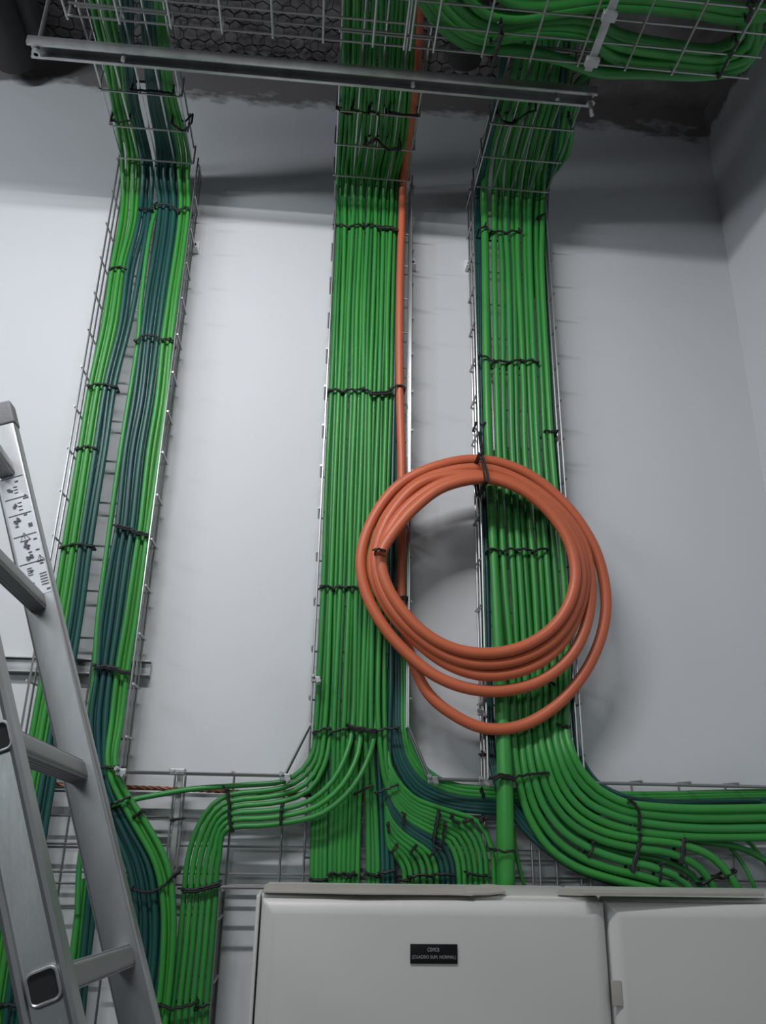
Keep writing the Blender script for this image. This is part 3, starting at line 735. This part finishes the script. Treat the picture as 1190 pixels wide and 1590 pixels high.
tie([(584, 1134), (600, 1131), (619, 1130)], 1.634, 1.672, 'in the bottom row across the middle column, rightmost', knot=1)
# right column
tie([(745, 355), (754, 352), (762, 358)], 1.624, 1.668, 'round the thickest green cable near top of the right column', knot=2)
tie_row(360, 764, 810, 2, 1.632, 1.668, 'in the top row on the right column')
tie([(745, 553), (756, 555), (765, 562)], 1.624, 1.668, 'round the thickest green cable above the coil')
tie_row(561, 766, 838, 3, 1.632, 1.668, 'in the second row on the right column')
tie_row(854, 758, 852, 4, 1.628, 1.668, 'in the row seen inside the coil', 4)
tie([(740, 656), (748, 660), (755, 657)], 1.634, 1.675, 'on left side of the right tray, above the coil')
tie([(848, 668), (856, 671), (866, 669)], 1.634, 1.675, 'on right side of the right tray, above the coil', knot=2)
tie([(836, 338), (845, 332)], 1.634, 1.668, 'at the top right corner of the right column')
tie([(850, 1058), (862, 1062)], 1.632, 1.668, 'on right column cables between the two lowest orange loops')
tie([(868, 1125), (884, 1129)], 1.632, 1.668, 'on right edge of the right column just outside the lowest orange loop', knot=1)
tie([(753, 1169), (764, 1170)], 1.634, 1.675, 'on left edge of the right column below the coil', knot=0)
tie([(766, 1206), (782, 1203), (798, 1208)], 1.600, 1.665, 'round the thickest green cable, at the level tray', double=True, r=.0030)
tie([(798, 1208), (820, 1202), (853, 1200)], 1.618, 1.668, 'slanting across the right column cables at the level tray', r=.0027)
tie([(770, 1319), (785, 1323), (801, 1321)], 1.600, 1.646, 'round the thickest green cable above the cabinet', r=.0024)
# overhead
oh = OHC - .0215
tie([(172, 187), (182, 190), (200, 188)], 0, 0, 'under the left overhead tray, at its left edge', h=oh)
tie([(268, 192), (284, 203), (298, 190)], 0, 0, 'under the left overhead tray, at its right edge', h=oh, r=.0026)
tie([(205, 140), (240, 142), (270, 146)], 0, 0, 'under the left overhead tray, nearest the steel channel', h=oh)
tie_row_y = [(525, 168, 545, 178), (547, 170, 572, 176), (574, 172, 600, 179), (604, 174, 648, 180)]
for k, (x0, y0, x1, y1) in enumerate(tie_row_y):
    tie([(x0, y0), ((x0 + x1) / 2, y1 - 2), (x1, y1 - 1)], 0, 0, 'in the row under the middle overhead tray, %s from left' % ORD[k + 1], h=oh, knot=k % 3)
tie([(568, 224), (584, 216), (600, 230), (622, 231)], 0, 0, 'tangled under the middle overhead tray, nearer the wall', h=oh, r=.0028, double=True)
tie([(772, 176), (784, 190), (800, 190)], 0, 0, 'under the right overhead tray, at its left edge', h=oh, r=.0028, double=True)
tie([(800, 190), (818, 176), (832, 172)], 0, 0, 'under the right overhead tray, in its middle', h=oh)
tie([(883, 182), (886, 195)], 0, 0, 'on the right side of the right overhead tray', h=oh)
tie([(778, 55), (770, 80), (765, 104)], 0, 0, 'hanging on the long overhead tray between middle and right trays', h=LH - .008, r=.0032, double=True)
tie([(778, 38), (774, 60), (762, 68)], 0, 0, 'round the thick overhead cables left of the right tray', h=LH - .006)
tie([(1168, 8), (1164, 24), (1160, 34)], 0, 0, 'round the overhead cables at the top right edge', h=LH - .008, r=.003, double=True)
tie([(1145, 68), (1128, 100), (1116, 122)], 0, 0, 'along the last cross wire of the long overhead tray', h=LH - .008, r=.003)
# level tray and fan
tie([(352, 1226), (356, 1245), (357, 1268), (359, 1290)], 1.632, 1.665, 'standing across six green cables at the first bend left of the middle column', r=.0030, double=False)
tie([(437, 1251), (437, 1266), (436, 1282)], 1.618, 1.66, 'standing across the lower green cables left of the middle column', r=.0028)
tie([(268, 1273), (282, 1270)], 1.668, 1.694, 'round the splice strip of the level tray')
tie([(481, 1366), (494, 1367), (507, 1366)], 1.648, 1.672, 'on straight cables at the cabinet top, leftmost', r=.0027)
tie_row(1358, 511, 556, 3, 1.648, 1.672, 'on straight cables at the cabinet top, middle row', 2)
tie([(569, 1357), (579, 1358), (590, 1360)], 1.648, 1.672, 'on straight cables at the cabinet top, right of the white gap', r=.0027)
tie([(588, 1355), (599, 1354), (611, 1352)], 1.646, 1.675, 'on teal straight cables at the cabinet top', r=.0028)
tie([(620, 1366), (628, 1368), (638, 1366)], 1.642, 1.67, 'at the cabinet top on the innermost nested arcs', r=.0028)
tie([(638, 1361), (655, 1359), (672, 1361)], 1.642, 1.67, 'at the cabinet top on the second group of nested arcs', r=.0028)
tie([(674, 1357), (690, 1358), (706, 1358)], 1.640, 1.67, 'at the cabinet top on the teal nested arcs', r=.0028)
tie([(727, 1357), (742, 1358), (757, 1360)], 1.640, 1.67, 'at the cabinet top on the outermost nested arcs', r=.0028)
tie([(553, 1231), (566, 1226), (580, 1218)], 1.632, 1.672, 'slanting on cables below the middle column, left one', r=.0023)
tie([(585, 1231), (600, 1225), (617, 1219)], 1.636, 1.672, 'slanting on teal and green cables below the middle column', r=.0023)
tie([(681, 1258), (677, 1280), (672, 1305)], 1.638, 1.668, 'standing across the nested arcs, left of the pair', r=.0030, double=True)
tie([(691, 1278), (689, 1294), (685, 1312)], 1.638, 1.668, 'standing across the nested arcs, right of the pair', r=.0033)
tie([(629, 1266), (625, 1277)], 1.638, 1.668, 'small, on the upper left of the nested arcs')
tie([(603, 1281), (605, 1291)], 1.638, 1.668, 'small, beside the teal straight cable')
tie([(616, 1313), (609, 1325)], 1.638, 1.668, 'small, lower left on the nested arcs')
tie([(645, 1313), (638, 1327)], 1.638, 1.668, 'small, in the middle of the nested arcs')
tie([(679, 1317), (669, 1328)], 1.638, 1.668, 'small, on the teal nested arcs', r=.0026)
tie([(704, 1264), (702, 1275), (712, 1278)], 1.636, 1.668, 'at the bend of the nested arcs, left of three', r=.0028)
tie([(721, 1276), (733, 1273)], 1.636, 1.668, 'at the bend of the nested arcs, middle of three', r=.0034)
tie([(747, 1275), (757, 1270)], 1.636, 1.668, 'at the bend of the nested arcs, right of three', r=.0030)
tie([(749, 1226), (752, 1238)], 1.655, 1.690, 'on level cables beside the right tray corner', r=.0030)
tie([(978, 1240), (986, 1248), (992, 1262), (994, 1288)], 1.614, 1.66, 'standing across the upper sweep of cables, at right', r=.0030)
tie([(993, 1298), (989, 1325), (981, 1352)], 1.624, 1.66, 'standing across the lower sweep of cables, at right', r=.0030, double=True)
tie([(922, 1308), (920, 1318), (914, 1330)], 1.624, 1.66, 'short, on the lower sweep left of the long ties', r=.0024)
tie([(1062, 1298), (1060, 1318), (1057, 1338)], 1.624, 1.66, 'where the sweep splits and turns down', r=.0036, double=True)
tie([(1026, 1341), (1027, 1354), (1024, 1368)], 1.625, 1.66, 'on the lowest sweeping cables near the cabinet', r=.0026)
tie([(1057, 1357), (1067, 1364)], 1.626, 1.66, 'small, on a sweeping cable near the cabinet top', r=.0028)
tie([(1112, 1362), (1104, 1366), (1093, 1374)], 1.624, 1.66, 'on the cables turning down at right, left one', r=.0028)
tie([(1142, 1352), (1134, 1358), (1123, 1364)], 1.624, 1.66, 'on the cables turning down at right, with a stub', r=.0030)
# coil ties
tie([(748, 705), (753, 718), (757, 735), (758, 747)], 1.528, 1.618, 'doubled round the top of the orange coil', r=.0026, wob=.0005)
tie([(744, 705), (749, 718), (752, 735), (753, 747)], 1.529, 1.618, 'round the top of the orange coil, left strand', r=.0022, wob=.0005, tail=False)
bm = bmesh.new()
for dx in (-.003, .004):
    Q = smooth_path([D(742, 668, 1.655) , D(744, 672, 1.622), D(747 + dx * 500, 690, 1.60), D(750, 707, 1.531)], .006); tube(bm, Q, .0020, 6)
box(bm, D(747, 692, 1.595), (.006, .006, .014), bevel=.0015)
tag(obj('black_cord', bm, BLACK), 'black cord from which the orange coil hangs on the right tray', 'cord')
tie([(584, 853), (591, 852), (598, 855)], 1.526, 1.56, 'round the free end of the orange coil at inner left', r=.0024)

# ------------------------------------------------------------------ electrical cabinets
CF, CBK = 1.36, 1.60
ctop = D(660, 1392, CF).z
cx0, cx1, cx2 = D(404, 1391, CF).x, D(937, 1394, CF).x, XR - .005
def cabinet(x0, x1, label, door_x):
    t = thing('cabinet', ((x0 + x1) / 2, (CF + CBK) / 2, 0), label, 'cabinet', 'electrical cabinets')
    bm = bmesh.new(); box(bm, ((x0 + x1) / 2, (CF + .03 + CBK) / 2, ctop / 2), (x1 - x0 - .002, CBK - CF - .03, ctop), bevel=.004)
    obj('body', bm, CAB, t)
    a, b = door_x
    bm = bmesh.new()
    # door: flat pan with a rolled edge stepping up to a raised middle
    def ring(ins, y, r, zt=ctop - .006, zb=.08, seg=5):
        vs = []
        for cx, cz, a0 in ((b - ins - r, zt - ins - r, 0), (a + ins + r, zt - ins - r, 90), (a + ins + r, zb + ins + r, 180), (b - ins - r, zb + ins + r, 270)):
            for k in range(seg + 1):
                an = math.radians(a0 + 90 * k / seg); vs.append(bm.verts.new((cx + r * math.cos(an), y, cz + r * math.sin(an))))
        return vs
    rings = [ring(0, CF + .028, .003), ring(0, CF + .011, .003), ring(.0015, CF + .007, .004), ring(.006, CF + .0035, .004), ring(.012, CF + .0005, .004), ring(.017, CF - .001, .005), ring(.021, CF - .0014, .005)]
    for A, B in zip(rings, rings[1:]):
        n = len(A)
        for i in range(n): bm.faces.new((A[i], A[(i + 1) % n], B[(i + 1) % n], B[i]))
    bm.faces.new(rings[-1]); bm.faces.new(rings[0][::-1])
    obj('door', bm, CAB, t)
    return t
cab1 = cabinet(cx0, cx1 + .004, 'cream metal cabinet with the small black name plate on its door', (cx0 + .003, cx1 + .003))
cab2 = cabinet(cx1 + .008, cx2, 'cream metal cabinet at the right edge, without a name plate', (cx1 + .0085, cx2 - .002))
# left return strip
bm = bmesh.new(); box(bm, (cx0 - .003, CF + .06, ctop / 2), (.006, .10, ctop - .004), bevel=.002); obj('side_strip', bm, CAB, cab1)
# faint tape rest on the right door
bm = bmesh.new(); p = D(958, 1542, CF); box(bm, p + Vector((0, -.0006, 0)), (.016, .0008, .034), bevel=.0003); obj('tape_remnant', bm, CARD, cab2)
# name plate
pl = D(674, 1481, CF - .0027)
s = mpp(pl); pw, ph = 74 * s, 27 * s
sign = thing('name_plate', pl, 'small black name plate with two lines of engraved letters on the cabinet door', 'sign')
bm = bmesh.new(); box(bm, pl, (pw, .0024, ph), bevel=.0006); obj('plate', bm, SIGN, sign)
def text(body, center, width, height, parent, name='lettering', m=LETTER):
    cu = bpy.data.curves.new(name, 'FONT'); cu.body = body; cu.align_x = 'CENTER'; cu.align_y = 'CENTER'; cu.size = 1; cu.extrude = .01
    o = bpy.data.objects.new('tmp', cu); C.objects.link(o)
    dg = bpy.context.evaluated_depsgraph_get(); me = bpy.data.meshes.new_from_object(o.evaluated_get(dg))
    bpy.data.objects.remove(o)
    xs_ = [v.co.x for v in me.vertices]; ys_ = [v.co.y for v in me.vertices]
    sx = width / (max(xs_) - min(xs_)); sy = height / (max(ys_) - min(ys_)); mx = (max(xs_) + min(xs_)) / 2; my = (max(ys_) + min(ys_)) / 2
    for v in me.vertices: v.co = Vector(((v.co.x - mx) * sx + center[0], center[1] - v.co.z * .02, (v.co.y - my) * sy + center[2]))
    me.materials.append(m)
    q = bpy.data.objects.new(name, me); C.objects.link(q); q.parent = parent; q.matrix_parent_inverse = Matrix.Translation(parent.location).inverted()
text('CDMCB', pl + Vector((-.001, -.0015, ph * .22)), pw * .25, ph * .20, sign)
text('(CUADRO SUM. NORMAL)', pl + Vector((0, -.0015, -ph * .18)), pw * .92, ph * .22, sign)

# strips of board on top of the cabinets
def board(pts, label, th=.003, lift=None):
    """outline given as (px, py) on the cabinet top"""
    P = []
    for k, (x, y) in enumerate(pts):
        v = ray(x, y); z = ctop + .0015 + (lift[k] if lift else 0); P.append(EYE + v * ((z - EYE.z) / v.z))
    bm = bmesh.new(); top = [bm.verts.new(p + Vector((0, 0, th))) for p in P]; bot = [bm.verts.new(p) for p in P]
    bm.faces.new(top); bm.faces.new(bot[::-1]); n = len(P)
    for i in range(n): bm.faces.new((top[i], bot[i], bot[(i + 1) % n], top[(i + 1) % n]))
    bmesh.ops.triangulate(bm, faces=[f for f in bm.faces if len(f.verts) > 4])
    return tag(obj('board_strip', bm, CARD, None, False), label, 'board strip', 'board strips on the cabinets')
board([(409, 1386), (560, 1389), (700, 1390), (735, 1391), (737, 1379), (700, 1376.5), (560, 1375.5), (412, 1374)], 'grey board strip lying along the cabinet top below the green cables', .002)
board([(722, 1390.5), (760, 1390), (786, 1387), (774, 1377), (758, 1375.5), (720, 1378.5)], 'torn raised end piece of grey board beside the thickest cable', .003, [0, 0, .002, .006, .006, 0])
board([(866, 1390), (925, 1391.5), (925, 1384), (868, 1383)], 'short pale board strip on the cabinet top left of the door gap', .003)
board([(906, 1390.5), (1187, 1392), (1187, 1389), (1050, 1387), (906, 1385.5)], 'long pale board strip on top of the right cabinet', .004, [.004] * 5)

# ------------------------------------------------------------------ aluminium ladder
FD, ND = 1.15, 0.865           # distance of the far and the near stile
A_far = (D(21, 654, FD), D(245, 1590, FD))
lad = thing('ladder', (0, (FD + ND) / 2, 0), 'aluminium ladder leaning left beside the left column', 'ladder')
def stile(p_top, p_bot, w_, d0, th, name, hollow_out):
    """p_top/p_bot run along the right edge of the face; the stile is w_ wide to the left"""
    ax = (p_bot - p_top); L0 = ax.length; ax.normalize()
    if p_bot.z > .0:
        p_bot = p_top + ax * ((.002 - p_top.z) / ax.z)
    lft = Vector((ax.z, 0, -ax.x))
    if lft.x > 0: lft = -lft
    yv = Vector((0, 1, 0)); bm = bmesh.new()
    # profile across (u to the left, v away from the camera): C section with rolled lips
    if hollow_out:
        prof = [(0, .0), (.004, -.002), (.008, 0), (.009, .0035), (w_ - .009, .0035), (w_ - .008, 0), (w_ - .004, -.002), (w_, 0), (w_, th), (0, th)]
    else:
        prof = [(0, .003), (.0015, .0008), (.004, 0), (w_ - .004, 0), (w_ - .0015, .0008), (w_, .003), (w_, th), (w_ - .003, th), (0.003, th), (0, th)]
    A = [bm.verts.new(Vector((p_top.x, d0, p_top.z)) + lft * u + yv * v) for u, v in prof]
    B = [bm.verts.new(Vector((p_bot.x, d0, p_bot.z)) + lft * u + yv * v) for u, v in prof]
    n = len(prof)
    for i in range(n): bm.faces.new((A[i], A[(i + 1) % n], B[(i + 1) % n], B[i]))
    bm.faces.new(A); bm.faces.new(B[::-1])
    return obj(name, bm, ALU, lad), ax, lft
sf = mpp(D(215, 1486, FD))
fw_ = 57 * sf * .985
far, axf, lff = stile(A_far[0], A_far[1], fw_, FD, .024, 'stile', False)
nb0, nb1 = D(40, 1157, ND + .022), D(133, 1590, ND + .022)
nt = nb0 + (nb0 - nb1) * 1.16
sn = mpp(D(90, 1590, ND))
near, axn, lfn = stile(D(27, 1157, ND) + (D(27, 1157, ND) - D(122, 1590, ND)) * 1.16, D(122, 1590, ND), 84 * sn * .985, ND, .024, 'stile', True)
# end cap of the far stile
bm = bmesh.new()
q = A_far[0]
rotm = Matrix((lff, Vector((0, 1, 0)), axf)).transposed()
cc = Vector((q.x, FD, q.z)) + lff * (fw_ / 2) + Vector((0, .012, 0)) - axf * .018
box(bm, cc, (fw_ + .004, .028, .040), rot=rotm, bevel=.004); obj('end_cap', bm, PLASTIC, lad)
# rungs
def rung(near_px, far_px, lab=None):
    a, b = D(near_px[0], near_px[1], ND + .004), D(far_px[0], far_px[1], FD + .003)
    ax = (b - a).normalized()
    u = axf - ax * axf.dot(ax); u.normalize(); v = ax.cross(u)
    bm = bmesh.new(); hw = .0122; prof = []
    rr = .0055
    # rounded square with a serrated tread
    for cx, cy, a0 in ((hw - rr, hw - rr, 0), (-hw + rr, hw - rr, 90), (-hw + rr, -hw + rr, 180), (hw - rr, -hw + rr, 270)):
        for k in range(5): prof.append((cx + rr * math.cos(math.radians(a0 + 22.5 * k)), cy + rr * math.sin(math.radians(a0 + 22.5 * k))))
        if a0 == 90:
            pass
    A = [bm.verts.new(a + u * x + v * y) for x, y in prof]; B = [bm.verts.new(b + u * x + v * y) for x, y in prof]
    n = len(prof)
    for i in range(n): bm.faces.new((A[i], A[(i + 1) % n], B[(i + 1) % n], B[i]))
    bm.faces.new(B)
    o = obj('rung', bm, ALU_D, lad)
    for g in range(5):
        pass
    bm = bmesh.new()      # ribs of the tread
    for g in range(5):
        y = -.009 + g * .0045
        for sgn in (-1, 1):
            tube(bm, [a + ax * .03 + u * (sgn * hw) + v * y, b - ax * .002 + u * (sgn * hw) + v * y], .0011, 5)
    r2 = obj('tread_rib', bm, ALU_D, o)
    r2.matrix_parent_inverse = Matrix.Identity(4); r2.parent = o
    # open end of the rung in the near stile, with its flared lip and a dark plug painting the shaded hollow
    if near_px[0] > -60:
        bm = bmesh.new()
        pts = [a - ax * .0052 + u * x * 1.14 + v * y * 1.14 for x, y in prof]
        pts = [Vector((p_.x, ND - .0012, p_.z)) for p_ in pts]
        tube(bm, pts, .0016, 6, closed=True); obj('rung_lip', bm, ALU, o).matrix_parent_inverse = Matrix.Identity(4)
        bm = bmesh.new(); f1 = [bm.verts.new(p_ + Vector((0, .0002, 0))) for p_ in pts]; f2 = [bm.verts.new(p_ + Vector((0, .0042, 0))) for p_ in pts]
        bm.faces.new(f1); bm.faces.new(f2[::-1]); n = len(pts)
        for i in range(n): bm.faces.new((f1[i], f1[(i + 1) % n], f2[(i + 1) % n], f2[i]))
        obj('rung_dark_plug', bm, HOLE, o).matrix_parent_inverse = Matrix.Identity(4)
    return a, b
RUNGS = [((70, 1531), (194, 1487)), ((-4, 1147), (121, 1199)), ((-75, 806), (58, 936)), ((-140, 520), (10, 731))]
ends = [rung(*rr_) for rr_ in RUNGS]
# rungs below the frame, down to the floor
stepv = (ends[0][1] - ends[1][1])
for k in range(1, 5):
    a, b = ends[0][0] + axn * stepv.length * k, ends[0][1] + axf * stepv.length * k
    if b.z < .12: break
    bm = bmesh.new(); tube(bm, [a, b], .0135, 8); obj('rung', bm, ALU_D, lad)
# instruction sticker on the far stile
st = thing('sticker', D(40, 830, FD), 'white instruction sticker with pictograms on the far ladder stile', 'sticker') if False else None
def on_stile(s, u, lift=.0006):      # s down along the stile from its top, u across from the right edge
    return Vector((A_far[0].x, FD - lift, A_far[0].z)) + axf * s + lff * u
def sten(px, py): 
    p = D(px, py, FD); return (Vector((p.x, FD, p.z)) - Vector((A_far[0].x, FD, A_far[0].z))).dot(axf)
s0, s1 = sten(30, 738), sten(80, 918)
bm = bmesh.new(); quad = [on_stile(s0, .003), on_stile(s0, fw_ - .006), on_stile(s1, fw_ - .006), on_stile(s1, .003)]
vs = [bm.verts.new(p_) for p_ in quad] ; bk = [bm.verts.new(p_ + Vector((0, .0005, 0))) for p_ in quad]
bm.faces.new(vs); bm.faces.new(bk[::-1])
for i in range(4): bm.faces.new((vs[i], bk[i], bk[(i + 1) % 4], vs[(i + 1) % 4]))
stick = obj('sticker', bm, STICK, lad, False); stick['label'] = 'white instruction sticker with pictograms'
bm = bmesh.new(); Ls = s1 - s0
def rectm(s, u, ls, lu):
    c = on_stile(s0 + s * Ls, .003 + u * (fw_ - .009), .0012)
    box(bm, c, (lu, .0006, ls), rot=Matrix((-lff, Vector((0, 1, 0)), -axf)).transposed())
def tri(s, u, sz, bar=True):
    c = on_stile(s0 + s * Ls, .003 + u * (fw_ - .009), .0012)
    pp = [c - axf * sz * .6, c + axf * sz * .45 + lff * sz * .6, c + axf * sz * .45 - lff * sz * .6]
    tube(bm, pp, .0006, 4, closed=True)
    if bar: tube(bm, [c - axf * sz * .2, c + axf * sz * .2], .0006, 4)
def blob(s, u, r_):
    c = on_stile(s0 + s * Ls, .003 + u * (fw_ - .009), .0012); pr = random.Random(int(s * 1000))
    for k in range(4):
        an = pr.uniform(0, 3.14); dv = (axf * math.sin(an) + lff * math.cos(an)) * r_ * pr.uniform(.6, 1)
        tube(bm, [c - dv, c + dv], r_ * .22, 4)
for s, u in ((.045, .35), (.10, .72), (.34, .30), (.42, .72), (.56, .50), (.555, .15), (.65, .45), (.645, .15), (.80, .55), (.90, .62), (.96, .55), (.76, .12), (.97, .08)): rectm(s, u, .0016, .005)
for s in (.005, .185, .325, .505, .735): rectm(s, .5, .0006, fw_ * .72)
for s, u, r_ in ((.115, .66, .004), (.25, .62, .0045), (.375, .66, .006), (.595, .52, .006), (.69, .5, .006)): blob(s, u, r_)
for s, u, z in ((.52, .52, .012), (.19, .14, .006), (.72, .12, .009)): tri(s, u, z)
for k in range(5): rectm(.84 + k * .022, .16, .0008, .010)
for k in range(4): rectm(.775 + k * .018, .62, .0007, .007)
for k in range(3): rectm(.09 + k * .025, .45, .0007, .006); rectm(.23 + k * .03, .42, .0007, .006); rectm(.42 + k * .012, .2, .0007, .006)
pk = obj('pictograms', bm, INK, stick, False); pk.matrix_parent_inverse = Matrix.Identity(4)
